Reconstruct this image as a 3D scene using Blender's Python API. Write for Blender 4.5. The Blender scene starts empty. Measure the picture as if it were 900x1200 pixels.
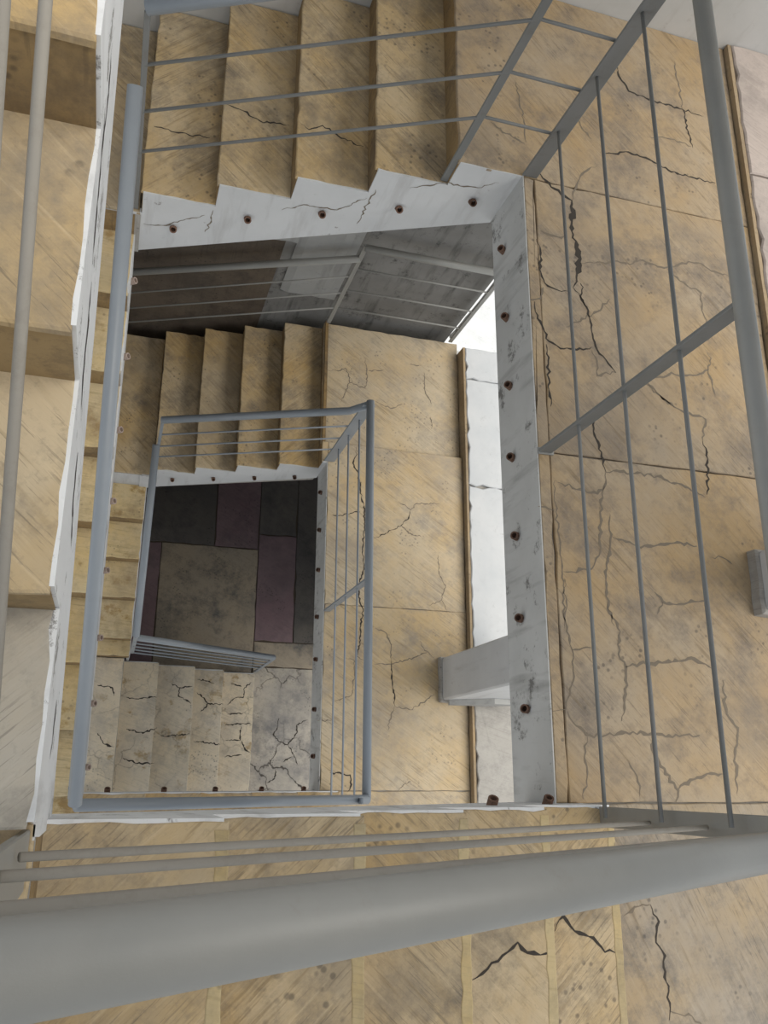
import bpy, bmesh, math, random
from mathutils import Matrix, Vector, noise

# ------------------------------------------------------------------ camera, world, light, exposure
scene = bpy.context.scene
COL = scene.collection
RM = ((0.9539521, -0.0935341, -0.2850030), (0.0044493, 0.9544480, -0.2983442), (0.2999259, 0.2833380, 0.9109138))
CAM = (0.12555, 0.05117, 2.46315)
cd = bpy.data.cameras.new('camera'); cam = bpy.data.objects.new('camera', cd); COL.objects.link(cam)
cam.matrix_world = Matrix(((*RM[0], CAM[0]), (*RM[1], CAM[1]), (*RM[2], CAM[2]), (0, 0, 0, 1)))
cd.sensor_width = 36; cd.lens = 1006.2 / 1200 * 36; cd.clip_start = 0.02; cd.clip_end = 300
scene.camera = cam

world = bpy.data.worlds.new('sky'); scene.world = world; world.use_nodes = True
bg = world.node_tree.nodes['Background']
bg.inputs[0].default_value = (0.85, 0.92, 1.0, 1); bg.inputs[1].default_value = 0.64
sl = bpy.data.lights.new('sun', 'SUN'); sun = bpy.data.objects.new('sun', sl); COL.objects.link(sun)
sl.energy = 3.2; sl.angle = math.radians(55); sl.color = (1.0, 0.95, 0.86)
sun.rotation_euler = (math.radians(8), math.radians(28), 0)

vs = scene.view_settings
vs.view_transform = 'Standard'; vs.look = 'None'; vs.gamma = 1; vs.use_curve_mapping = False
vs.exposure = 0.06

# ------------------------------------------------------------------ dimensions (metres, top landing at z = 0)
H = 3.1019                       # storey height
XE, YN, XW, YS = 1.444, 2.255, 0.047, -0.013     # faces of the well
XK = 2.48                        # kerb at the open side
YN1 = 3.19                       # wall behind the upper flight
YN2 = 3.335                      # outer edge of the lower flight
XWW, YSW = -1.12, -1.27          # west and south walls
TN, RN, TW, RW, TS, RS = 0.2808, 0.135, 0.2835, 0.1525, 0.297, 0.1723
GZ = -5.62                       # ground floor
rnd = random.Random(4)

# ------------------------------------------------------------------ materials
def nt(name):
    m = bpy.data.materials.new(name); m.use_nodes = True
    t = m.node_tree; b = t.nodes['Principled BSDF']
    return m, t, b
def N(t, kind, **kw):
    n = t.nodes.new(kind)
    for k, v in kw.items():
        if k.startswith('i_'): n.inputs[k[2:].replace('_', ' ')].default_value = v
        else: setattr(n, k, v)
    return n
def ramp(t, fac, p0, p1, c0=(0, 0, 0, 1), c1=(1, 1, 1, 1)):
    if p0 > p1: p0, p1, c0, c1 = p1, p0, c1, c0
    r = N(t, 'ShaderNodeValToRGB'); e = r.color_ramp.elements
    e[0].position = p0; e[0].color = c0; e[1].position = p1; e[1].color = c1
    t.links.new(fac, r.inputs[0]); return r.outputs[0]
def mix(t, fac, a, b, kind='MIX'):
    n = N(t, 'ShaderNodeMix', data_type='RGBA', blend_type=kind)
    for s, v in ((n.inputs[0], fac), (n.inputs[6], a), (n.inputs[7], b)):
        if hasattr(v, 'links'): t.links.new(v, s)
        elif isinstance(v, (int, float)): s.default_value = v
        else: s.default_value = (*v, 1)
    return n.outputs[2]
def mul(t, a, b, op='MULTIPLY'):
    n = N(t, 'ShaderNodeMath', operation=op)
    for s, v in ((n.inputs[0], a), (n.inputs[1], b)):
        if hasattr(v, 'links'): t.links.new(v, s)
        else: s.default_value = v
    return n.outputs[0]
def coords(t, spread=9.0):
    tc = N(t, 'ShaderNodeTexCoord'); oi = N(t, 'ShaderNodeObjectInfo')
    c = N(t, 'ShaderNodeCombineXYZ')
    t.links.new(mul(t, oi.outputs['Random'], spread), c.inputs[0]); t.links.new(mul(t, oi.outputs['Random'], -spread * 1.7), c.inputs[1])
    a = N(t, 'ShaderNodeVectorMath', operation='ADD'); t.links.new(tc.outputs['Object'], a.inputs[0]); t.links.new(c.outputs[0], a.inputs[1])
    return a.outputs[0], oi.outputs['Random']
def noise_tex(t, vec, scale, detail=5, rough=0.6):
    n = N(t, 'ShaderNodeTexNoise', i_Scale=scale, i_Detail=detail, i_Roughness=rough); t.links.new(vec, n.inputs['Vector']); return n.outputs[0]
def streaks(t, vec, ang, sx, sy, rand=None):
    vr = N(t, 'ShaderNodeVectorRotate', rotation_type='Z_AXIS'); t.links.new(vec, vr.inputs['Vector'])
    if rand is None: vr.inputs['Angle'].default_value = ang
    else:
        s = mul(t, rand, 0.5, 'GREATER_THAN'); s = mul(t, mul(t, s, 2.0), -1.0, 'ADD')
        t.links.new(mul(t, s, ang), vr.inputs['Angle'])
    m = N(t, 'ShaderNodeMapping'); m.inputs['Scale'].default_value = (sx, sy, 3); t.links.new(vr.outputs[0], m.inputs[0])
    return noise_tex(t, m.outputs[0], 1.0, 4, 0.65)
def concrete(name, ca, cb, grime, g_amt=0.6, ang=0.7, flip=False, scratch=0.5, crack=0.0, cscale=2.4, stain=None, bump=0.35):
    m, t, b = nt(name)
    v, rand = coords(t)
    col = mix(t, ramp(t, noise_tex(t, v, 2.1, 6, 0.62), 0.36, 0.64), ca, cb)
    if stain:
        col = mix(t, mul(t, ramp(t, noise_tex(t, v, 6.5, 7, 0.7), 0.57, 0.66), 0.75), col, stain)
    g = ramp(t, noise_tex(t, v, 3.3, 10, 0.75), 0.48, 0.66)
    col = mix(t, mul(t, g, g_amt), col, grime)
    g2 = ramp(t, noise_tex(t, v, 1.3, 7, 0.6), 0.50, 0.66)
    col = mix(t, mul(t, g2, g_amt * 0.75), col, [0.62 * a + 0.38 * c for a, c in zip(grime, cb)])
    st = streaks(t, v, ang, 4, 62, rand if flip else None)
    dark = ramp(t, st, 0.55, 0.64)
    gate = ramp(t, noise_tex(t, v, 4.0, 3, 0.5), 0.38, 0.6)
    col = mix(t, mul(t, mul(t, dark, gate), scratch), col, [c * 0.42 for c in ca])
    st2 = streaks(t, v, ang, 9, 190, rand if flip else None)
    col = mix(t, mul(t, mul(t, ramp(t, st2, 0.57, 0.63), ramp(t, noise_tex(t, v, 2.7, 3, 0.5), 0.44, 0.56)), scratch * 0.9), col, [c * 0.5 for c in grime])
    mott = noise_tex(t, v, 17, 8, 0.75)
    col = mix(t, mul(t, ramp(t, mott, 0.52, 0.70), 0.45 * g_amt), col, grime)
    lite = ramp(t, st, 0.44, 0.34)
    col = mix(t, mul(t, lite, scratch * 0.45), col, [min(1, c * 1.35) for c in cb])
    spk = ramp(t, noise_tex(t, v, 55, 3, 0.7), 0.58, 0.72)
    col = mix(t, mul(t, spk, 0.28), col, grime)
    pv = N(t, 'ShaderNodeTexVoronoi', i_Scale=38.0); t.links.new(v, pv.inputs['Vector'])
    pit = mul(t, ramp(t, pv.outputs['Distance'], 0.30, 0.16), ramp(t, noise_tex(t, v, 3.7, 4, 0.6), 0.54, 0.62))
    col = mix(t, mul(t, pit, 0.6), col, [c * 0.55 for c in grime])
    hgt = mul(t, mul(t, st, 0.8), mul(t, noise_tex(t, v, 30, 4), 0.5), 'ADD')
    if crack > 0:
        nv = N(t, 'ShaderNodeTexNoise', i_Scale=7.0, i_Detail=4); t.links.new(v, nv.inputs['Vector'])
        sc = N(t, 'ShaderNodeVectorMath', operation='SCALE'); t.links.new(nv.outputs['Color'], sc.inputs[0]); sc.inputs['Scale'].default_value = 0.22
        ad = N(t, 'ShaderNodeVectorMath', operation='ADD'); t.links.new(v, ad.inputs[0]); t.links.new(sc.outputs[0], ad.inputs[1])
        vo = N(t, 'ShaderNodeTexVoronoi', feature='DISTANCE_TO_EDGE', i_Scale=cscale); t.links.new(ad.outputs[0], vo.inputs['Vector'])
        ck = ramp(t, vo.outputs['Distance'], 0.020, 0.006)
        ck = mul(t, ck, ramp(t, noise_tex(t, v, 1.6, 2), 0.40, 0.56))
        halo = mul(t, ramp(t, vo.outputs['Distance'], 0.10, 0.0), ramp(t, noise_tex(t, v, 2.6, 3), 0.45, 0.65))
        col = mix(t, mul(t, halo, 0.35 * crack), col, grime)
        col = mix(t, mul(t, ck, crack), col, (0.045, 0.036, 0.03))
        hgt = mul(t, hgt, mul(t, ck, -1.2 * crack), 'ADD')
    t.links.new(col, b.inputs['Base Color']); b.inputs['Roughness'].default_value = 0.88
    bp = N(t, 'ShaderNodeBump', i_Strength=bump, i_Distance=0.006); t.links.new(hgt, bp.inputs['Height']); t.links.new(bp.outputs[0], b.inputs['Normal'])
    return m
def painted(name, ca, cb, chip, chip_amt=0.8, lo=0.62, hi=0.67, zs=1.0, drip=0.35, rough=0.6, bump=0.25):
    m, t, b = nt(name); v, _ = coords(t)
    col = mix(t, ramp(t, noise_tex(t, v, 3.0, 6, 0.6), 0.35, 0.66), ca, cb)
    mp = N(t, 'ShaderNodeMapping'); mp.inputs['Scale'].default_value = (16, 16, 2.2); t.links.new(v, mp.inputs[0])
    col = mix(t, mul(t, ramp(t, noise_tex(t, mp.outputs[0], 1, 5), 0.54, 0.75), drip), col, chip)
    n = noise_tex(t, v, 11, 10, 0.78); ck = ramp(t, n, lo, hi)
    col = mix(t, mul(t, ck, chip_amt), col, chip)
    t.links.new(col, b.inputs['Base Color']); b.inputs['Roughness'].default_value = rough
    bp = N(t, 'ShaderNodeBump', i_Strength=bump, i_Distance=0.004); t.links.new(mul(t, n, -1.0), bp.inputs['Height']); t.links.new(bp.outputs[0], b.inputs['Normal'])
    return m
OCH, BEI, GRI = (0.51, 0.355, 0.165), (0.54, 0.435, 0.29), (0.165, 0.142, 0.115)
M = {}
M['tread'] = concrete('worn yellow concrete tread', OCH, BEI, GRI, 0.8, 0.75, True, 0.5, 0.0, 1.6, bump=0.6)
M['riser'] = concrete('dirty ochre riser', (0.27, 0.17, 0.065), (0.33, 0.23, 0.11), (0.09, 0.065, 0.045), 0.9, 0.2, False, 0.3, 0, bump=0.5)
M['landing'] = concrete('worn yellow concrete landing', (0.425, 0.30, 0.162), (0.415, 0.335, 0.24), (0.17, 0.145, 0.125), 0.85, 0.8, False, 0.45, 0.0, 1.4, bump=0.45)
M['landing_grey'] = concrete('grey grimed concrete landing', (0.40, 0.30, 0.18), (0.36, 0.31, 0.25), (0.15, 0.14, 0.13), 1.0, 1.1, False, 0.5, 0.0, 1.4, bump=0.45)
M['tread_grey'] = concrete('greyer concrete tread', (0.46, 0.40, 0.31), (0.44, 0.41, 0.36), (0.24, 0.225, 0.20), 0.8, -0.75, False, 0.5, 0.0, 1.6, bump=0.6)  # greyer colour for the lowest step of the nearest flight
M['landing_low'] = concrete('pale yellow concrete landing', (0.52, 0.385, 0.215), (0.54, 0.45, 0.32), (0.26, 0.235, 0.21), 0.7, 0.6, False, 0.45, 0.0, 1.9)
M['tread_low'] = concrete('cracked cream concrete tread', (0.74, 0.63, 0.46), (0.70, 0.62, 0.50), (0.36, 0.33, 0.29), 0.7, 0.4, False, 0.25, 0.35, 3.2, stain=(0.36, 0.22, 0.06))
M['tread_side'] = concrete('stained yellow concrete tread', (0.66, 0.49, 0.23), (0.63, 0.52, 0.33), (0.30, 0.22, 0.13), 0.7, 0.1, False, 0.35, 0.0, 1.6, stain=(0.33, 0.19, 0.04))
M['raw'] = concrete('bare grey concrete', (0.42, 0.40, 0.37), (0.36, 0.34, 0.31), (0.20, 0.19, 0.18), 0.6, 0.3, False, 0.3)
M['paint'] = painted('chipped pale grey paint', (0.56, 0.57, 0.58), (0.63, 0.64, 0.65), (0.24, 0.22, 0.21), 0.85, 0.63, 0.68)
M['paint_dirty'] = painted('streaked grey paint', (0.46, 0.46, 0.45), (0.55, 0.55, 0.54), (0.13, 0.125, 0.12), 0.9, 0.56, 0.64, drip=0.5)
M['white'] = painted('peeling white paint', (0.68, 0.69, 0.70), (0.76, 0.77, 0.78), (0.16, 0.15, 0.14), 0.85, 0.58, 0.63)
M['plaster'] = painted('light grey plaster', (0.60, 0.60, 0.58), (0.68, 0.67, 0.65), (0.38, 0.35, 0.31), 0.6, 0.6, 0.72, drip=0.3, rough=0.85)
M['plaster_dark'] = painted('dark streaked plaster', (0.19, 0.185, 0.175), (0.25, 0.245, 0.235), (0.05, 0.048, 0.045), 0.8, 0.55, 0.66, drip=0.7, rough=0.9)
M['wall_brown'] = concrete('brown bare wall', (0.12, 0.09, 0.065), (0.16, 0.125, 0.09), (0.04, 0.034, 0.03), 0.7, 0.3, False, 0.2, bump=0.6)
M['plaster_mid'] = painted('mid grey plaster', (0.34, 0.34, 0.33), (0.40, 0.40, 0.39), (0.16, 0.155, 0.15), 0.6, 0.58, 0.7, drip=0.4, rough=0.9)
M['nosing'] = concrete('worn yellow nosing', (0.54, 0.40, 0.19), (0.56, 0.46, 0.28), (0.28, 0.23, 0.15), 0.7, 0.2, False, 0.2)
M['kerb'] = painted('white cement ledge', (0.52, 0.54, 0.56), (0.60, 0.61, 0.62), (0.34, 0.34, 0.34), 0.6, 0.58, 0.7, drip=0.15, rough=0.8)
M['ledge_pink'] = concrete('pinkish worn cement', (0.46, 0.39, 0.35), (0.50, 0.43, 0.39), (0.27, 0.235, 0.215), 0.7, 0.5, False, 0.3)
M['kerb_side'] = concrete('brown kerb side', (0.36, 0.26, 0.15), (0.40, 0.31, 0.20), (0.15, 0.12, 0.09), 0.5, 0.2, False, 0.2)
M['steel'] = painted('blue-grey painted steel', (0.265, 0.295, 0.33), (0.30, 0.33, 0.365), (0.20, 0.20, 0.20), 0.35, 0.66, 0.74, drip=0.0, rough=0.38, bump=0.08)
M['steel_warm'] = painted('warm-lit grey painted steel', (0.265, 0.265, 0.25), (0.32, 0.315, 0.295), (0.26, 0.24, 0.21), 0.5, 0.58, 0.72, drip=0.15, rough=0.45, bump=0.1)  # warm light on the upper rails put into the grey paint colour
M['steel_dark'] = painted('dull dark grey steel', (0.17, 0.175, 0.17), (0.20, 0.20, 0.195), (0.14, 0.125, 0.105), 0.5, 0.55, 0.7, drip=0.1, rough=0.5, bump=0.1)
M['steel_dusty'] = painted('brown dusty steel', (0.36, 0.33, 0.285), (0.32, 0.295, 0.255), (0.23, 0.20, 0.16), 0.5, 0.5, 0.7, drip=0.1, rough=0.7, bump=0.15)
M['rust'] = painted('rusty pipe', (0.13, 0.07, 0.045), (0.20, 0.115, 0.08), (0.05, 0.03, 0.022), 0.6, 0.5, 0.6, rough=0.9)
M['rust_pale'] = painted('faded pipe', (0.42, 0.33, 0.28), (0.36, 0.28, 0.24), (0.12, 0.08, 0.06), 0.6, 0.5, 0.65, rough=0.9)
M['purple'] = concrete('purple cement slab', (0.21, 0.14, 0.155), (0.25, 0.18, 0.19), (0.11, 0.09, 0.095), 0.6, 0.5, False, 0.25)
M['ground_tan'] = concrete('stained tan cement slab', (0.40, 0.33, 0.24), (0.36, 0.31, 0.245), (0.11, 0.11, 0.11), 0.95, 0.5, False, 0.2)
M['ground_dark'] = concrete('dark grey cement slab', (0.12, 0.11, 0.105), (0.15, 0.135, 0.12), (0.06, 0.06, 0.06), 0.7, 0.5, False, 0.2)
M['ground_crack'] = concrete('grey cracked cement slab', (0.52, 0.47, 0.39), (0.48, 0.44, 0.39), (0.16, 0.16, 0.165), 0.85, 0.5, False, 0.15, 1.0, 2.6)
M['outside'] = concrete('pale outdoor paving', (0.75, 0.76, 0.76), (0.7, 0.71, 0.71), (0.55, 0.55, 0.55), 0.4, 0.5, False, 0.1)
def flat(name, c, rough=0.95):
    m, t, b = nt(name); b.inputs['Base Color'].default_value = (*c, 1); b.inputs['Roughness'].default_value = rough; return m
M['crack'] = flat('dark crack line', (0.05, 0.042, 0.035))  # flat dark colour of the crack ribbons
M['crack_soft'] = flat('dirt filled crack', (0.20, 0.165, 0.125))
M['joint'] = flat('dirty joint', (0.10, 0.08, 0.06))

# ------------------------------------------------------------------ object helpers
def tag(o, label=None, cat=None, group=None, kind=None):
    if label: o['label'] = label
    if cat: o['category'] = cat
    if group: o['group'] = group
    if kind: o['kind'] = kind
    return o
def obj(name, bm, mat, parent=None, smooth=False):
    bmesh.ops.recalc_face_normals(bm, faces=bm.faces)
    me = bpy.data.meshes.new(name); bm.to_mesh(me); bm.free()
    if smooth:
        for p in me.polygons: p.use_smooth = True
    me.materials.append(M[mat] if isinstance(mat, str) else mat)
    o = bpy.data.objects.new(name, me); COL.objects.link(o)
    if parent: o.parent = parent
    return o
def empty(name, label, cat, loc=(0, 0, 0), group=None):
    o = bpy.data.objects.new(name, None); COL.objects.link(o); o.empty_display_size = 0.1
    return tag(o, label, cat, group)
def box(bm, x0, x1, y0, y1, z0, z1):
    v = [bm.verts.new(p) for p in ((x0, y0, z0), (x1, y0, z0), (x1, y1, z0), (x0, y1, z0), (x0, y0, z1), (x1, y0, z1), (x1, y1, z1), (x0, y1, z1))]
    for f in ((0, 3, 2, 1), (4, 5, 6, 7), (0, 1, 5, 4), (1, 2, 6, 5), (2, 3, 7, 6), (3, 0, 4, 7)): bm.faces.new([v[i] for i in f])
def bevbox(x0, x1, y0, y1, z0, z1, w=0.004):
    bm = bmesh.new(); box(bm, x0, x1, y0, y1, z0, z1)
    bmesh.ops.bevel(bm, geom=bm.edges[:], offset=w, segments=1, affect='EDGES'); return bm
def rough_slab(x0, x1, y0, y1, z0, z1, jit=0.003, step=0.045, bev=0.006, seed=0):
    """a slab with a slightly broken edge: jittered outline, worn arris"""
    r = random.Random(seed * 7 + 1); pts = []
    def side(a, b):
        L = math.dist(a, b); n = max(2, int(L / step))
        for i in range(n):
            t = i / n; j = r.uniform(-1, 1) * jit * (0.2 if i == 0 else 1)
            if r.random() < 0.07: j = -2.4 * jit
            dx, dy = (b[0] - a[0]) / L, (b[1] - a[1]) / L
            pts.append((a[0] + (b[0] - a[0]) * t + dy * j, a[1] + (b[1] - a[1]) * t - dx * j))
    side((x0, y0), (x1, y0)); side((x1, y0), (x1, y1)); side((x1, y1), (x0, y1)); side((x0, y1), (x0, y0))
    cx, cy = (x0 + x1) / 2, (y0 + y1) / 2
    bm = bmesh.new(); rings = []
    for ins, z in ((0, z0), (0, z1 - bev), (bev, z1)):
        ring = []
        for (x, y) in pts:
            sx = max(-1, min(1, (x - cx) / ((x1 - x0) / 2))); sy = max(-1, min(1, (y - cy) / ((y1 - y0) / 2)))
            ring.append(bm.verts.new((x - ins * sx, y - ins * sy, z)))
        rings.append(ring)
    n = len(pts)
    for a, b in zip(rings, rings[1:]):
        for i in range(n): bm.faces.new((a[i], a[(i + 1) % n], b[(i + 1) % n], b[i]))
    for ring, z in ((rings[0], z0), (rings[-1], z1)):
        c = bm.verts.new((cx, cy, z))
        for i in range(n): bm.faces.new((ring[i], ring[(i + 1) % n], c))
    return bm
def tube(bm, pts, r, n=14, cap=True):
    pts = [Vector(p) for p in pts]; rings = []
    for i, p in enumerate(pts):
        d = (pts[min(i + 1, len(pts) - 1)] - pts[max(i - 1, 0)]).normalized()
        a = d.cross(Vector((0, 0, 1)));
        if a.length < 1e-3: a = Vector((1, 0, 0))
        a.normalize(); b = d.cross(a)
        rings.append([bm.verts.new(p + a * r * math.cos(2 * math.pi * k / n) + b * r * math.sin(2 * math.pi * k / n)) for k in range(n)])
    for A, B in zip(rings, rings[1:]):
        for k in range(n): bm.faces.new((A[k], A[(k + 1) % n], B[(k + 1) % n], B[k]))
    if cap: bm.faces.new(rings[0][::-1]); bm.faces.new(rings[-1])
def prism(poly, place, w0, w1):
    """poly in (s, z), pushed from w0 to w1 through place(s, w, z)"""
    bm = bmesh.new()
    A = [bm.verts.new(place(s, w0, z)) for s, z in poly]; B = [bm.verts.new(place(s, w1, z)) for s, z in poly]
    n = len(poly); bm.faces.new(A); bm.faces.new(B[::-1])
    for i in range(n): bm.faces.new((A[i], B[i], B[(i + 1) % n], A[(i + 1) % n]))
    return bm
def stub_mesh(mat, r=0.015, L=0.024):
    bm = bmesh.new(); n = 12
    prof = ((r, -0.01), (r, L), (r * 0.68, L), (r * 0.68, 0.0))
    rings = [[bm.verts.new((a * math.cos(2 * math.pi * k / n), a * math.sin(2 * math.pi * k / n), z)) for k in range(n)] for a, z in prof]
    for A, B in zip(rings, rings[1:]):
        for k in range(n): bm.faces.new((A[k], A[(k + 1) % n], B[(k + 1) % n], B[k]))
    bm.faces.new(rings[-1])
    bmesh.ops.recalc_face_normals(bm, faces=bm.faces)
    me = bpy.data.meshes.new('pipe_stub'); bm.to_mesh(me); bm.free(); me.materials.append(M[mat]); return me
STUB = {k: stub_mesh(k) for k in ('rust', 'rust_pale')}
def stub(parent, loc, d, mat='rust'):
    o = bpy.data.objects.new('pipe_stub', STUB[mat]); COL.objects.link(o)
    o.parent = next((c for c in parent.children if c.name.startswith(('stringer', 'fascia'))), parent)
    o.location = loc; o.rotation_euler = (Vector(d).normalized() + Vector((0, 0, 0.75))).to_track_quat('Z', 'Y').to_euler()
    return o

# ------------------------------------------------------------------ walls and ground
def struct(name, bm, mat, label, cat='wall', parent=None):
    o = obj(name, bm, mat, parent); return tag(o, label, cat, kind='structure')
b = bmesh.new(); box(b, XWW - .2, 3.2, YN1, 3.75, -1.1, 3.6)
struct('wall_north', b, 'plaster', 'light grey plaster wall behind the top flight')
b = bmesh.new(); box(b, XWW - .2, 0.95, 3.42, 3.75, GZ, -1.102)
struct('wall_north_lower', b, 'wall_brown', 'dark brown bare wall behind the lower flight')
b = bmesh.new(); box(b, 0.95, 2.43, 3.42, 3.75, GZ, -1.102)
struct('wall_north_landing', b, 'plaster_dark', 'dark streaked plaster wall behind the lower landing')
wnl = b2 = bpy.data.objects['wall_north_landing']
for k, (x0, x1, z0, z1) in enumerate(((0.70, 1.02, -2.30, -1.4), (1.02, 1.42, -2.92, -1.4))):
    obj('plaster_patch', rough_slab(x0, x1, 3.385 + k * .012, 3.419, z0, z1, 0.006, 0.05, 0.004, 60 + k), 'plaster_mid', wnl)
b = bmesh.new(); box(b, XWW - .2, XWW, 1.9, 3.42, -3.9, 0.6); box(b, XWW - .2, XWW, YSW, 3.42, GZ, -3.9)  # out of view; solid parts placed to cut light to lower flight and floor
struct('wall_west', b, 'plaster', 'unseen plaster wall at the left, shaped to darken the lower flight and ground floor')
b = bmesh.new(); box(b, 2.55, 2.75, 1.15, 3.42, GZ, -H - 0.3)  # out of view, added so the ground floor is lit mainly through the well
struct('wall_east', b, 'plaster', 'unseen plaster wall below the lower ledge, added to keep side light off the ground floor')
b = bmesh.new(); tube(b, [(2.415, 3.36, -H + 0.0), (2.418, 3.35, -H + .3), (2.43, 3.36, -H + .7), (2.43, 3.38, -H + 1.3), (2.43, 3.39, -.65)], 0.022)
struct('trim_1', b, 'white', 'white trim down the corner of the dark plaster wall', 'trim')
b = bmesh.new(); box(b, -40, 40, -40, 40, GZ - 0.6, GZ - 0.31)
struct('ground', b, 'outside', 'pale paving outside below the open side', 'ground')

b = bmesh.new(); box(b, 1.45, 2.98, YSW, YN1 - .002, H - 0.28, H); box(b, XWW, 1.449, YSW, -0.15, H - 0.05, H + .2); box(b, XWW, 1.449, YN + 0.05, YN1 - .002, H - 0.55, H - 0.3)  # out of view, boxes added above to shade the landing and flights
struct('ceiling', b, 'raw', 'unseen slabs of the next storey overhead, added to shade the landing and flights', 'ceiling')
# ground floor of separate cement slabs
b = bmesh.new(); box(b, XWW, 2.76, YSW, 3.42, GZ - 0.3, GZ - 0.012)
floor = struct('floor', b, 'joint', 'dark patched cement ground floor at the bottom of the stairwell', 'floor')
gx = [XWW, 0.44, 1.375, 1.70, 2.5]
def gslab(x0, x1, y0, y1, mat, s):
    obj('floor_slab', rough_slab(x0 + .004, x1 - .004, y0 + .004, y1 - .004, GZ - 0.012, GZ, 0.004, 0.09, 0.004, s), mat, floor)
gslab(0.0, 0.46, 1.0, 2.19, 'purple', 31); gslab(0.46, 1.375, 1.0, 2.19, 'ground_tan', 32)
gslab(XWW, 0.95, 2.19, 3.42, 'ground_dark', 33); gslab(0.95, 1.375, 2.19, 3.42, 'purple', 34)
gslab(1.375, 1.75, 1.30, 2.35, 'purple', 35); gslab(1.375, 1.75, 2.35, 3.42, 'ground_dark', 36)
gslab(1.75, 2.55, 1.30, 3.42, 'ground_dark', 37); gslab(1.375, 2.55, 1.06, 1.30, 'ground_tan', 38)
gslab(1.375, 2.76, YSW, 1.06, 'ground_crack', 39)

# ------------------------------------------------------------------ stairs
def flight(label, place, S, Z, width, depth, s_start, s_end, treadmat, risermat='riser', sidemat='paint', zb_start=None, seed=0, stubs=(), stubmat='rust', thick=0.014):
    """S[k] lip positions along the descent, Z[0] upper level, Z[k+1] level after lip k"""
    e = empty('stair_flight', label, 'stairs'); n = len(S)
    slope = (Z[n - 1] - Z[0]) / (S[n - 1] - S[0])
    def bot(s): return Z[0] + slope * (s - S[0]) - depth
    def saw(off, s0, s1, lift=0.0, lastdrop=True):
        top = [(s0, Z[0] - off)] if s0 < S[0] else []
        for k in range(n):
            top.append((S[k] - lift, Z[k] - off)); top.append((S[k] - lift, Z[k + 1] - off))
        if s1 > S[-1]: top.append((s1, Z[n] - off))
        return top
    # body of the flight
    body = saw(thick, S[0], S[-1], 0.021)
    poly = body + [(S[-1] - 0.021, min(bot(S[-1]), Z[n] - .1)), (S[0] - 0.021, bot(S[0]))]
    obj('flight_slab', prism(poly, place, 0.005, width), 'raw', e)
    # painted side facing the well
    top = saw(0.002, s_start, s_end, 0.003)
    poly = top + [(s_end, bot(s_end) if s_end <= S[-1] + .2 else Z[n] - .28), (s_start, bot(s_start) if zb_start is None else zb_start)]
    obj('stringer', prism(poly, place, 0.0, 0.022), sidemat, e)
    for k in range(1, n):
        p0, p1 = place(S[k - 1] - 0.018, 0.0045, 0), place(S[k] + 0.006, width, 0)
        x0, x1 = sorted((p0[0], p1[0])); y0, y1 = sorted((p0[1], p1[1]))
        obj('tread', rough_slab(x0, x1, y0, y1, Z[k] - thick, Z[k], 0.0022, 0.04, 0.0035, seed * 20 + k), treadmat[k] if isinstance(treadmat, dict) else treadmat, e)
    for k in range(n):
        p0, p1 = place(S[k] - 0.02, 0.0055, 0), place(S[k], width, 0)
        x0, x1 = sorted((p0[0], p1[0])); y0, y1 = sorted((p0[1], p1[1]))
        b = bmesh.new(); box(b, x0, x1, y0, y1, Z[k + 1], Z[k] - (thick if k else 0.0145)); obj('riser', b, risermat if not isinstance(risermat, list) else risermat[k], e)
    for s, z in stubs:
        a = Vector(place(s, 0.0, z)); d = Vector(place(s, -1.0, z)) - a
        stub(e, a, d, stubmat)
    return e
def place_n(y0): return lambda s, w, z: (-s, y0 + w, z)          # descends to the west
def place_w(x0): return lambda s, w, z: (x0 - w, -s, z)          # descends to the south
def place_s(y0): return lambda s, w, z: (s, y0 - w, z)           # descends to the east
XN1, XN2 = 1.188, 1.4095
YW0 = 2.25; XS0 = 0.043
def levels(z, r, n): return [z - r * k for k in range(n + 1)]
F = {}
F['W1'] = flight('nearest flight of worn yellow steps at the far left edge, with thick peeling white side', place_w(XW), [-(YW0 + .012 - TW * k) for k in range(9)],
                 levels(6 * RS + 9 * RW, RW, 9), 1.16, 0.46, -2.3, 0.03, {k: 'tread_grey' if k > 7 else 'tread' for k in range(9)}, sidemat='white', seed=1)
F['S1'] = flight('flight of brushed yellow steps in the foreground below the thick handrail', place_s(YS), [XS0 + TS * k for k in range(6)],
                 levels(6 * RS, RS, 6), 1.25, 0.42, XS0 - .03, 1.54, 'tread', sidemat='white', seed=2, stubs=[(1.16, 0.165), (1.38, 0.07)])
for k in range(1, 6):
    bm = bmesh.new(); rr = random.Random(90 + k); xk, zk = XS0 + TS * k, 6 * RS - RS * k; prev = None
    for i in range(46):
        y = YS - 0.02 - 1.22 * i / 45; xl, xr_ = xk - 0.017 + rr.uniform(-.003, .003), xk + 0.0085 + rr.uniform(-.0012, .0012)
        ring = [bm.verts.new(p) for p in ((xl, y, zk - .03), (xl, y, zk + .0006), (xl + .002, y, zk + .0016), (xr_ - .003, y, zk + .0014), (xr_, y, zk - .002), (xr_, y, zk - .03))]
        if prev:
            for a in range(6): bm.faces.new((prev[a], prev[(a + 1) % 6], ring[(a + 1) % 6], ring[a]))
        else: bm.faces.new(ring)
        prev = ring
    bm.faces.new(prev[::-1]); obj('nosing', bm, 'nosing', [c for c in F['S1'].children if c.name.startswith('tread')][k - 1])
F['N1'] = flight('upper flight of yellow steps across the top of the well with white zigzag side', place_n(YN), [-(XN1 - TN * k) for k in range(5)],
                 levels(0, RN, 5), YN1 - YN - .004, 0.405, -XE, -0.03, 'tread', seed=3, zb_start=-0.3,
                 stubs=[])
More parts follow.
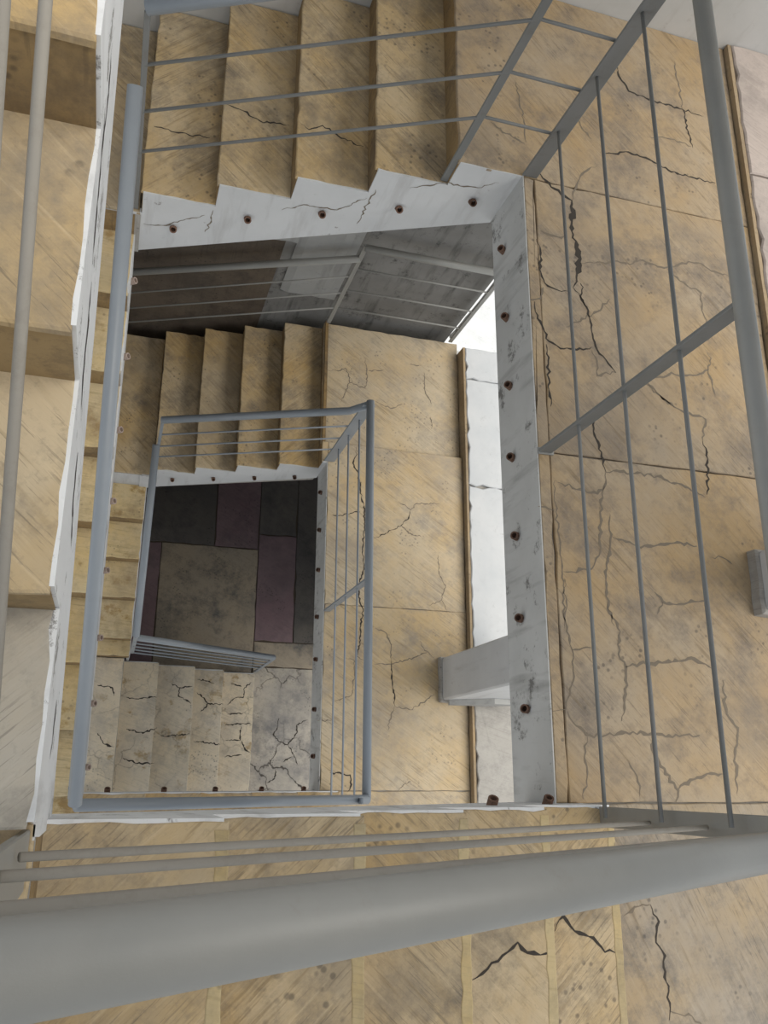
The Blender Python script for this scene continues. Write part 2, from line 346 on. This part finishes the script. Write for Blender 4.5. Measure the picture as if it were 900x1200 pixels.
F['W2'] = flight('narrow strip of ochre steps running down the left between white edge and handrail', place_w(XW), [-(YW0 - TW * k) for k in range(9)],
                 levels(-5 * RN, RW, 9), 1.16, 0.46, -YN, 0.03, 'tread_side', seed=4)
F['S2'] = flight('steps hidden under the foreground flight, only their pale edge line showing', place_s(YS), [XS0 + TS * k for k in range(6)],
                 levels(6 * RS - H, RS, 6), 1.25, 0.42, XS0 - .03, 1.54, 'tread', seed=5)
F['N2'] = flight('shadowed lower flight of tan steps below the upper white zigzag side', place_n(2.20), [-(XN2 - TN * k) for k in range(5)],
                 levels(-H, RN, 5), YN2 - 2.20, 0.40, -XE, -0.2, 'tread', seed=6, zb_start=-H - .34)
W3Y = [2.20, 1.94, 1.665, 1.39, 1.10, 0.985]
W3Z = [-H - 5 * RN, -4.03, -4.18, -4.33, -4.48, -4.63, -4.79]
F['W3'] = flight('lowest flight of rust stained cream steps descending beside the bottom handrail', place_w(0.25), [-y for y in W3Y], W3Z, 0.25 - XWW - .005, 0.42, -2.215, -0.985,
                 'tread_side', ['paint'] + ['riser'] * 5, seed=7)
b = bmesh.new(); box(b, 0.19, 0.31, 2.190, 2.1985, -4.04, W3Z[0] - .002); obj('riser', b, 'paint', F['W3'])
S3X = [0.213, 0.487, 0.80, 1.066, 1.366]
S3Z = [-4.79 - 0.166 * k for k in range(6)]
F['S3'] = flight('bottom flight of cracked cream steps reaching the ground floor', place_s(0.98), S3X, S3Z, 0.98 - YSW - .005, 0.40, 0.20, 1.38, 'tread_low', 'tread_low', seed=8)

def platform(label, x0, x1, y0, y1, z, mat, pieces=None, cat='landing', thick=0.28, name='stair_platform', body='raw', seed=0):
    e = empty(name, label, cat)
    b = bmesh.new(); box(b, x0, x1, y0, y1, z - thick, z - 0.014); obj('platform_slab', b, body, e)
    for i, (a, c, d, f) in enumerate(pieces or [(x0, x1, y0, y1)]):
        obj('paving_slab', rough_slab(a + .003, c - .003, d + .003, f - .003, z - 0.014, z, 0.0022, 0.06, 0.004, seed * 30 + i), mat, e)
    return e
P = {}
P['NW1'] = platform('small brown corner platform at the foot of the upper flight, behind the left handrail end', XWW, XN1 - 4 * TN - .001, YW0 + .001, YN1, -5 * RN, 'tread', seed=1)
P['SW1'] = platform('small corner platform at the lower left where two flights meet by the steel plate', XWW, XS0 - .001, YSW, YW0 + .012 - 8 * TW - .001, 6 * RS, 'tread', seed=2)
P['SW2'] = platform('ochre corner platform under the lower left end of the long handrail', XWW, XS0 - .001, YSW, YW0 - 8 * TW - .001, 6 * RS - H, 'tread_side', seed=3)
P['NW2'] = platform('dim tan corner platform at the foot of the shadowed flight', XWW, XN2 - 4 * TN - .001, 2.202, YN2, -H - 5 * RN, 'tread', seed=4)
P['SW3'] = platform('cream rust stained platform at the head of the bottom flight', XWW + .004, 0.212, YSW + .004, 0.984, -4.79, 'tread_low', seed=5)

def landing(label, z, xn, yfar, mat, joints, seed, drop=0.0):
    e = empty('stair_landing', label, 'landing')
    j1, j2, j3 = joints
    # structural slab, in an L shape round the well corner
    b = bmesh.new(); box(b, XE + .005, XK, YS - .016, j1 - .001, z - 0.28, z - 0.014); obj('landing_slab', b, 'raw', e)
    b = bmesh.new(); box(b, xn + .002, XK, max(j1, YN + .006), yfar, z - 0.28, z - 0.0145 - drop); obj('landing_slab', b, 'raw', e)
    b = bmesh.new(); box(b, 1.532, XK, YSW, YS - .018, z - 0.28, z - 0.014); obj('landing_slab', b, 'raw', e)
    b = bmesh.new(); box(b, XE, XE + .004, YS - .012, YN + .012, z - 0.285, z + 0.001); obj('fascia', b, 'paint_dirty', e)
    g = 0.0035; xs = XE + .005 + 0.045
    rows = [(xn - .004, XK, j1, yfar), (xs, XK, j2, j1), (xs, XK, j3, j2), (1.532, XK, YSW, j3)]
    if z == 0: rows += [(XE + .005, xs - .001, j2, j1), (XE + .005, xs - .001, j3, j2)]
    else: rows[1] = (XE + .005, XK, j2, j1); rows[2] = (XE + .005, XK, j3, j2)
    if z < 0:
        rows.append((xn - .004, XE + .006, 2.206, j1))
        b = bmesh.new(); box(b, xn + .002, XE + .004, 2.206, j1, z - .28, z - .0145); obj('landing_slab', b, 'raw', e)
    for i, (a, c, d, f) in enumerate(rows):
        zz = z - (drop if i == 0 else 0)
        obj('paving_slab', rough_slab(a, c - .002, d + g / 2, f - g / 2, zz - 0.014, zz, 0.0022, 0.06, 0.003, seed * 50 + i), 'landing_grey' if (i == 3 and z == 0) else mat, e)
    return e
P['E1'] = landing('broad cracked yellow landing along the right side, nearest the viewer', 0.0, XN1, YN1, 'landing', (YN, 1.132, YS), 1)
P['E2'] = landing('lower cracked yellow landing one storey down beside the white ledge', -H, XN2, YN2, 'landing_low', (2.36, 1.186, YS), 2, 0.05)

# ledges along the open side
def ledge(label, z, y0, y1, cuts, mat, seed, h=0.07):
    e = empty('kerb_ledge', label, 'ledge')
    b = bmesh.new(); box(b, XK + .001, XK + .018, y0, y1, z - .28, z + h - .008); obj('kerb_side', b, 'kerb_side', e)
    b = bmesh.new(); box(b, XK + .02, 2.96, y0, y1, z - .28, z + h - .03); obj('ledge_body', b, 'raw', e)
    ys = [y0] + cuts + [y1]
    for i in range(len(ys) - 1):
        obj('coping_slab', rough_slab(XK + .019, 2.98, ys[i] + .003, ys[i + 1] - .003, z + h - .03, z + h, 0.006, 0.05, 0.006, seed * 9 + i), 'raw' if i == 0 and z < 0 else mat, e)  # south slab of lower ledge greyed: pier's shade and dirt put into colour
    return e
ledge('pinkish cement ledge beyond the handrail at the upper right edge', 0.0, YSW, YN1 - .002, [0.5, 1.4, 2.5], 'ledge_pink', 1, 0.035)
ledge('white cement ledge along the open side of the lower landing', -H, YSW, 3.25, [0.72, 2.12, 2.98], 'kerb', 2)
# piers
def pier(label, z, y0, y1, top):
    e = empty('concrete_pier', label, 'pier')
    obj('shaft', bevbox(2.275, 2.74, y0, y1, z + 0.001, top, 0.012), 'paint', e)
    obj('base_chip', rough_slab(2.262, 2.60, y0 - 0.012, y1 + .006, z + 0.001, z + 0.05, 0.004, 0.05, 0.008, 5), 'raw', e)
    return e
pr = pier('grey concrete pier standing on the lower landing below the grey fascia', -H, 0.57, 0.855, -0.282)
b = prism([(2.30, 0.0), (2.30, 0.02), (2.55, 0.20), (2.80, 0.17), (2.80, 0.15), (2.56, 0.0)], lambda s_, w, z: (s_, 0.569 - w, -H + 0.08 + z), 0.0, 0.035)
obj('foot_ledge', b, 'plaster_mid', pr)
pier('chipped grey pier foot at the right edge of the top landing', 0.0, 0.62, 0.835, 2.81)

# pipe stubs on the fascias
def onY(u, v, y): return ray(u, v, 1, y)
def ray(u, v, ax, val):
    d = Vector(((u - 450) / 1006.2, (600 - v) / 1006.2, -1)); d = Vector([sum(RM[i][j] * d[j] for j in range(3)) for i in range(3)])
    k = (val - CAM[ax]) / d[ax]; return Vector(CAM) + d * k
for u, v in ((203, 267), (290, 256), (377, 250), (467, 244), (553, 236)): stub(F['N1'], ray(u, v, 1, YN), (0, -1, 0))
for u, v in ((590, 294), (594, 373), (598, 453), (601, 537), (606, 629), (611, 725), (618, 831)): stub(P['E1'], ray(u, v, 0, XE), (-1, 0, 0))
for u, v in ((202, 561), (250, 560), (298, 559), (345, 558)): stub(F['N2'], ray(u, v, 1, 2.20), (0, -1, 0))
for y in (2.02, 1.74, 1.45, 1.12, 0.83, 0.5, 0.2): stub(P['E2'], (XE, y, -H - .15), (-1, 0, 0))
for k in range(8):
    y = 2.10 - k * 0.285; stub(F['W2'], (XW, y, -5 * RN - (YW0 - y) * RW / TW - 0.20), (1, 0, 0), 'rust_pale')
for k in range(5):
    x = 0.16 + k * 0.29; stub(F['S2'], (x, YS, 6 * RS - H - (x - XS0) * RS / TS - 0.18), (0, 1, 0), 'rust')

# ------------------------------------------------------------------ railings
def railing(label, hand, bars, posts, mat='steel', rh=0.024, rb=0.006, plates=(), bmat=None, pmat=None):
    e = empty('stair_railing', label, 'railing')
    b = bmesh.new(); tube(b, hand, rh, 20); obj('handrail', b, mat, e, True)
    for p in bars:
        b = bmesh.new(); tube(b, p, rb, 8); obj('bar', b, bmat or mat, e, True)
    for (x, y, z0, z1, wx, wy) in posts:
        obj('post', bevbox(x - wx / 2, x + wx / 2, y - wy / 2, y + wy / 2, z0, z1, 0.002), pmat or mat, e)
    for (x, y, z, sx, sy) in plates:
        obj('foot_plate', bevbox(x - sx, x + sx, y - sy, y + sy, z, z + 0.008, 0.002), mat, e)
    return e
lipN = lambda x, z0=0.0, xn=XN1: z0 - (xn - x) * RN / TN
lipW = lambda y, z0: z0 - (YW0 - y) * RW / TW
lipS = lambda x, z0: z0 - (x - XS0) * RS / TS
HB = (0.25, 0.51, 0.77)
xr = 1.462
railing('warm-lit grey railing with a long tube handrail along the top landing at the right', [(xr + .005, -0.03, 1.01), (xr + .005, 2.30, 1.01)],
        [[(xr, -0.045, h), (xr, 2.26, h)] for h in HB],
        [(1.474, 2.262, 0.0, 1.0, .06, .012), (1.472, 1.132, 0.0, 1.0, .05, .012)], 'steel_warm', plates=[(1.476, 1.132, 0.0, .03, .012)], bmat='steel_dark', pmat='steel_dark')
yb, yh = -0.05, -0.0335
z1 = 6 * RS
railing('thick warm-lit grey foreground railing with dusty bars crossing the bottom of the picture', [(-0.05, yh, lipS(-0.05, z1) + 0.985), (1.49, yh, lipS(1.49, z1) + 0.985)],
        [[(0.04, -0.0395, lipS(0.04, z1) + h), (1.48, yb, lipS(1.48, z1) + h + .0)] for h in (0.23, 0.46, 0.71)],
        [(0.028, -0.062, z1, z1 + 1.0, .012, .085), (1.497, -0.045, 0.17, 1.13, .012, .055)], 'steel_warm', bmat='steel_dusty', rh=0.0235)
xb, xh = 0.016, 0.040
zt = 6 * RS + 9 * RW
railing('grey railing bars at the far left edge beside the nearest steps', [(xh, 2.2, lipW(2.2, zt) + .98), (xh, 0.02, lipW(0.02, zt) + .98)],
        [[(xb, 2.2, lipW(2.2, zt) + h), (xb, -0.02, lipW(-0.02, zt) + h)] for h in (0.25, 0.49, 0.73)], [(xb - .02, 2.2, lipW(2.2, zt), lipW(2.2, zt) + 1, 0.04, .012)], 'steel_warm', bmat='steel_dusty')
yr = 2.272
railing('grey railing with three thin bars along the upper flight at the top', [(0.04, yr, lipN(0.04) + .875), (XN1, yr, .875), (xr, yr, .99)],
        [[(0.045, yr, lipN(0.045) + h), (XN1, yr, h), (xr, yr, h + .0)] for h in (0.22, 0.43, 0.645)],
        [(XN1 - .012, yr, -RN, 0.86, .03, .010), (0.042, yr, -5 * RN, lipN(0.042) + .86, .02, .010)], 'steel', bmat='steel_dark', pmat='steel_dark')
z2 = -5 * RN
railing('long blue-grey handrail sloping down the left side of the well', [(xh - .012, 2.045, lipW(2.045, z2) + 1.03), (xh, 0.9, lipW(.9, z2) + .98), (0.045, -0.035, lipW(-0.035, z2) + .98)],
        [[(xb, 2.05, lipW(2.05, z2) + h), (xb, -0.02, lipW(-0.02, z2) + h)] for h in (0.25, 0.49, 0.73)],
        [(xb + .01, 2.0, lipW(2.0, z2) - .1, lipW(2.0, z2) + 1.0, .02, .012), (xb + .01, 0.02, lipW(0.02, z2) - .1, lipW(0.02, z2) + .95, .02, .012)], 'steel')
zs2 = 6 * RS - H
railing('blue-grey handrail along the near edge of the well, joining two other rails', [(0.045, -0.042, lipS(0.045, zs2) + .985), (1.46, -0.044, -H + 1.03)],
        [[(0.05, -0.05, lipS(0.05, zs2) + h), (1.46, -0.05, lipS(1.46, zs2) + h)] for h in (0.23, 0.46, 0.69)],
        [(1.40, -0.05, lipS(1.40, zs2) - .05, lipS(1.40, zs2) + .9, .012, .03)], 'steel')
railing('blue-grey railing along the lower landing in the middle of the well', [(xr, -0.042, -H + 1.01), (xr, 2.235, -H + 1.01)],
        [[(xr, -0.04, -H + h), (xr, 2.215, -H + h)] for h in HB],
        [(1.458, 2.215, -H, -H + 1.0, .075, .012), (1.468, 1.14, -H, -H + 1.0, .045, .012)], 'steel')
railing('blue-grey railing of the shadowed lower flight, flat topped', [(0.28, 2.222, lipN(0.28, -H, XN2) + .90), (1.37, 2.222, -H + .86), (xr, 2.222, -H + .985)],
        [[(0.285, 2.222, lipN(0.285, -H, XN2) + h), (1.455, 2.222, lipN(1.41, -H, XN2) + h)] for h in (0.22, 0.43, 0.645)],
        [(0.285, 2.222, -H - 5 * RN, lipN(.285, -H, XN2) + .88, .02, .010)], 'steel')
yo = YN2 - 0.02
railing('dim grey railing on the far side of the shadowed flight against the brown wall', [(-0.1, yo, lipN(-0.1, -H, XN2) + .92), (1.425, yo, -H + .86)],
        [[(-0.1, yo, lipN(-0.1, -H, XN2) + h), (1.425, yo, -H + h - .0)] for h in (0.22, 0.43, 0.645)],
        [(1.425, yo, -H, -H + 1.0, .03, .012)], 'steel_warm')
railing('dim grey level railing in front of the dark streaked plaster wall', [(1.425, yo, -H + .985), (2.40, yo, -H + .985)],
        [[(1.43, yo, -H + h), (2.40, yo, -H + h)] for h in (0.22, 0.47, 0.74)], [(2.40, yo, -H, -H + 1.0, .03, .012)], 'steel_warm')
z3 = lambda y: W3Z[1] - (1.94 - y) * 0.545 + 0.15
railing('short blue-grey handrail beside the lowest rust stained flight', [(0.262, 2.10, z3(2.10) + .92), (0.258, 0.97, z3(.97) + .88)],
        [[(0.262, 2.10, z3(2.10) + h), (0.262, 0.99, z3(.99) + h)] for h in (0.22, 0.43, 0.645)],
        [(0.262, 1.0, z3(1.0) - .2, z3(1.0) + .88, .03, .012), (0.262, 2.08, z3(2.08) - .1, z3(2.08) + .9, .02, .012)], 'steel')
s3 = lambda x: S3Z[0] - (x - 0.213) * 0.166 / 0.285
railing('bottom railing with four bars slanting down the lowest flight', [(0.262, 1.02, s3(.262) + .90), (1.40, 1.02, s3(1.40) + .83)],
        [[(0.262, 1.01, s3(.262) + h), (1.40, 1.01, s3(1.40) + h)] for h in (0.17, 0.34, 0.51, 0.68)],
        [(1.40, 1.012, GZ, s3(1.40) + .82, .03, .012)], 'steel')

# ------------------------------------------------------------------ cracks worn into the concrete
def crack(parent, pts, w, mat='crack', lift=0.0007, seed=0, swell=(), nrm=(0, 0, 1)):
    """a jagged ribbon over real points on the surface, width tapering to the ends"""
    r = random.Random(seed); fine = []; nv = Vector(nrm)
    for a, c in zip(pts, pts[1:]):
        L = (c - a).length; n = max(2, int(L / 0.013)); side = (c - a).normalized().cross(nv)
        for i in range(n): fine.append(a.lerp(c, i / n) + side * (r.uniform(-1, 1) * min(0.0065, L * .12) if i else 0))
    fine.append(pts[-1]); n = len(fine); bm = bmesh.new(); L, R = [], []
    for i, p in enumerate(fine):
        d = (fine[min(i + 1, n - 1)] - fine[max(i - 1, 0)]).normalized(); sd = d.cross(nv)
        t = min(1, 0.25 + 5 * min(i, n - 1 - i) / n); k = w * t * r.uniform(0.35, 1.35) / 2
        for (q, f) in swell:
            k *= 1 + f * max(0, 1 - abs(i / n - q) / 0.16)
        L.append(bm.verts.new(p + sd * k * r.uniform(.7, 1.3) + nv * lift)); R.append(bm.verts.new(p - sd * k * r.uniform(.7, 1.3) + nv * lift))
    for i in range(n - 1): bm.faces.new((R[i], R[i + 1], L[i + 1], L[i]))
    o = obj('crack', bm, mat, parent)
    return o
def trace(parent, z, ox, oy, k, lines, w, mat='crack', swell=(), ax=2, nrm=(0, 0, 1)):
    for j, ln in enumerate(lines):
        pts = [ray(ox + x / k, oy + y / k, ax, z) for x, y in ln]
        crack(parent, pts, w, mat, seed=int(ln[0][0] * 7 + ln[0][1]), swell=swell, nrm=nrm)
E1, E2 = P['E1'], P['E2']
trace(E1, 0, 600, 180, 3, [[(85,65),(120,95),(150,125),(185,150),(210,165),(213,200),(210,240),(215,285),(225,330),(240,370),(232,410),(228,450),(215,470)]], 0.013, swell=((0.42, 0.9), (0.78, 1.3)))
trace(E1, 0, 600, 180, 3, [[(215,470),(240,505),(262,540),(275,590),(285,650),(300,690),(330,725),(365,770)], [(85,300),(100,350),(102,420),(125,465),(160,480),(200,485)],
    [(80,520),(90,580),(130,660),(170,685),(250,690),(280,680)], [(120,670),(128,740),(130,830),(135,890)], [(262,540),(240,500),(250,470),(240,455)]], 0.0075)
trace(E1, 0, 600, 180, 3, [[(210,165),(225,120),(240,80),(270,55),(300,42)], [(240,385),(290,385),(340,383),(370,378),(415,390),(460,375),(500,390),(545,400),(580,395),(620,380),(660,385),(690,405),(740,425),(790,440)],
    [(545,405),(570,430),(610,460),(665,490),(668,540),(690,610),(688,660)], [(110,470),(100,510),(60,515)], [(280,690),(300,740),(300,780),(365,770)], [(100,270),(150,290),(195,295)],
    [(470,790),(520,785),(560,770),(600,780),(650,780),(690,760),(700,720),(685,700)], [(690,760),(705,820),(715,850)], [(470,800),(510,845),(570,890)], [(190,610),(240,590),(300,555),(345,510)]], 0.0075, 'crack_soft')
trace(E1, 0, 560, 0, 3, [[(475,210),(500,275),(530,320),(560,335),(600,350),(650,365),(720,385),(790,410)], [(720,385),(740,470),(755,520)], [(430,535),(470,540),(510,535),(560,545),(610,565),(660,590),(700,610),(760,625),(835,645)]], 0.0075)
trace(E1, 0, 560, 0, 3, [[(690,215),(705,300),(720,385)], [(600,480),(680,490),(750,515)], [(45,430),(100,470),(165,505)], [(135,290),(145,350),(165,440),(170,500)], [(345,400),(365,450),(400,490)]], 0.006, 'crack_soft')
trace(E1, 0, 600, 440, 3, [[(285,150),(290,210),(315,270),(330,340)], [(670,230),(685,270),(690,340),(685,420)]], 0.008)
trace(E1, 0, 600, 440, 3, [[(330,340),(325,390),(300,415),(240,400),(160,375)], [(330,340),(380,338),(430,345),(510,355),(570,380),(620,395),(680,430)], [(350,565),(400,585),(440,600),(500,600),(570,590),(650,600)],
    [(345,490),(345,600),(330,720),(335,820),(360,880)], [(325,390),(310,480),(310,620),(280,680),(210,690),(180,690)], [(500,760),(530,795),(590,803),(630,792),(680,792)], [(470,30),(530,80),(590,120),(680,155),(670,230)]], 0.0095, 'crack_soft')
trace(E1, 0, 600, 440, 3, [[(150,370),(155,480),(170,600),(180,740),(185,890)], [(90,460),(155,470)], [(530,795),(510,840)], [(700,640),(740,640),(775,665)]], 0.006, 'crack_soft')
trace(E1, 0, 600, 680, 3, [[(335,90),(380,180),(375,260),(400,305),(400,400),(385,495)], [(400,305),(450,293),(540,288),(630,272),(680,295),(715,312)], [(195,460),(215,500),(260,545),(330,545),(400,535),(490,540),(540,550),(660,545)],
    [(490,550),(500,610),(540,680),(585,740),(575,780)], [(585,735),(640,700),(700,680),(750,685)], [(740,350),(755,470),(795,520),(785,620),(790,750)]], 0.0105, 'crack_soft')
trace(E1, 0, 600, 680, 3, [[(185,0),(190,150),(210,240),(215,320),(205,400),(190,455),(130,465)], [(265,550),(255,620),(265,690),(250,770)], [(210,245),(290,240)], [(410,640),(440,690),(448,760)]], 0.006, 'crack_soft')
trace(E1, 0, 500, 1000, 2.25, [[(590,135),(612,180),(605,235),(628,270),(625,300),(638,350),(640,440)]], 0.008)
trace(E1, 0, 500, 1000, 2.25, [[(520,165),(560,140),(590,135)], [(640,415),(700,430),(730,460)]], 0.006, 'crack_soft')
trace(F['S1'], 2 * RS, 500, 1000, 2.25, [[(119,335),(160,305),(200,270),(240,235),(265,262),(300,268),(328,260)]], 0.008)
trace(F['S1'], RS, 500, 1000, 2.25, [[(338,205),(360,165),(390,205),(450,235),(470,260),(508,255)]], 0.008)
trace(F['N1'], -3 * RN, 0, 0, 1, [[(265,122),(285,130),(305,142),(336,147)]], 0.006); trace(F['N1'], -2 * RN, 0, 0, 1, [[(352,145),(362,152),(378,147),(400,162),(426,172)]], 0.006)
trace(F['N1'], -4 * RN, 0, 0, 1, [[(180,148),(205,155),(246,162)]], 0.006)
Z2 = -H
trace(E2, Z2, 370, 370, 4.137, [[(200,635),(195,680),(180,715),(205,760),(215,830),(222,880),(235,920),(238,1000),(228,1120),(230,1190)]], 0.010)
trace(E2, Z2, 370, 370, 4.137, [[(80,965),(120,968),(170,958),(215,950)], [(462,940),(450,980),(415,1015),(340,1055),(285,1078)]], 0.008)
trace(E2, Z2, 370, 370, 4.137, [[(400,900),(440,925),(462,940),(490,910),(540,912),(600,912)], [(415,1015),(450,1055),(510,1070)]], 0.008, 'crack_soft')
trace(E2, Z2 - .05, 370, 370, 4.137, [[(55,262),(110,268),(145,255),(165,300),(165,325),(240,352),(250,300),(245,240),(235,200)], [(165,325),(140,380),(120,420)], [(255,268),(330,262)], [(525,275),(528,360),(545,395),(562,430)],
    [(290,415),(340,440),(375,448),(420,425)], [(455,235),(510,242)], [(555,490),(565,540)]], 0.008, 'crack_soft')
trace(E2, Z2, 370, 650, 3.6, [[(200,0),(205,60),(185,110),(180,150),(185,195),(200,230),(190,300),(185,370),(175,430),(205,445)], [(318,450),(322,530),(335,640)], [(60,920),(110,925),(145,930),(150,970),(135,1000)]], 0.010)
trace(E2, Z2, 370, 650, 3.6, [[(515,0),(520,80),(548,130),(530,190),(555,240)], [(250,310),(290,325),(320,380),(318,450)], [(335,640),(310,700),(305,740)], [(250,462),(310,462),(380,445),(440,425),(475,410),(500,435)],
    [(440,365),(460,405),(475,410)], [(335,640),(400,655),(450,625),(500,590)], [(530,190),(480,215)], [(75,615),(120,605),(155,590)], [(5,700),(65,700)], [(125,435),(160,442),(165,500),(150,600)], [(345,1000),(370,970),(400,955)]], 0.007, 'crack_soft')
def tr3(par, z, lines): trace(par, z, 90, 740, 3.104, lines, 0.011)
tr3(P['SW3'], S3Z[0], [[(75,195),(130,205),(135,235)], [(75,370),(95,405),(135,420)]])
tr3(F['S3'], S3Z[1], [[(180,240),(210,245),(245,240),(290,240)], [(180,355),(240,370),(292,350)], [(168,460),(220,480),(280,480)]])
tr3(F['S3'], S3Z[2], [[(345,190),(375,205),(420,200)], [(375,205),(370,235),(415,262)], [(303,378),(340,380),(412,372)]])
tr3(F['S3'], S3Z[3], [[(440,175),(470,180),(500,188)], [(437,220),(480,262),(532,265)], [(480,262),(450,292)], [(425,400),(470,405),(522,412)]])
tr3(F['S3'], S3Z[4], [[(548,265),(580,240),(605,240),(610,205),(636,185)], [(560,190),(600,200)], [(540,340),(632,335)], [(540,395),(595,395),(598,345)], [(595,395),(612,430),(628,440)], [(535,455),(600,450)], [(548,300),(605,298)]])
tr3(floor, GZ, [[(735,315),(730,350),(715,375),(735,400),(768,412),(800,370),(800,340),(840,320)], [(768,412),(790,450),(803,485)], [(750,475),(785,455)], [(690,550),(720,535),(725,500)]])
trace(F['W1'], XW, 0, 0, 1, [[(131,50),(127,110),(122,150),(118,190),(113,250),(108,310)], [(107,330),(102,390),(97,440),(95,480)], [(91,530),(86,580),(83,640)], [(66,820),(61,870),(58,890)]], 0.016, ax=0, nrm=(1, 0, 0))
trace(F['N1'], YN, 0, 0, 1, [[(250,246),(246,262),(240,272)], [(168,262),(190,264),(215,258),(240,252)], [(330,246),(360,240),(395,246),(430,232)], [(440,222),(430,240),(418,262)], [(480,220),(520,214),(560,220),(585,214)]], 0.006, 'crack_soft', ax=1, nrm=(0, -1, 0))
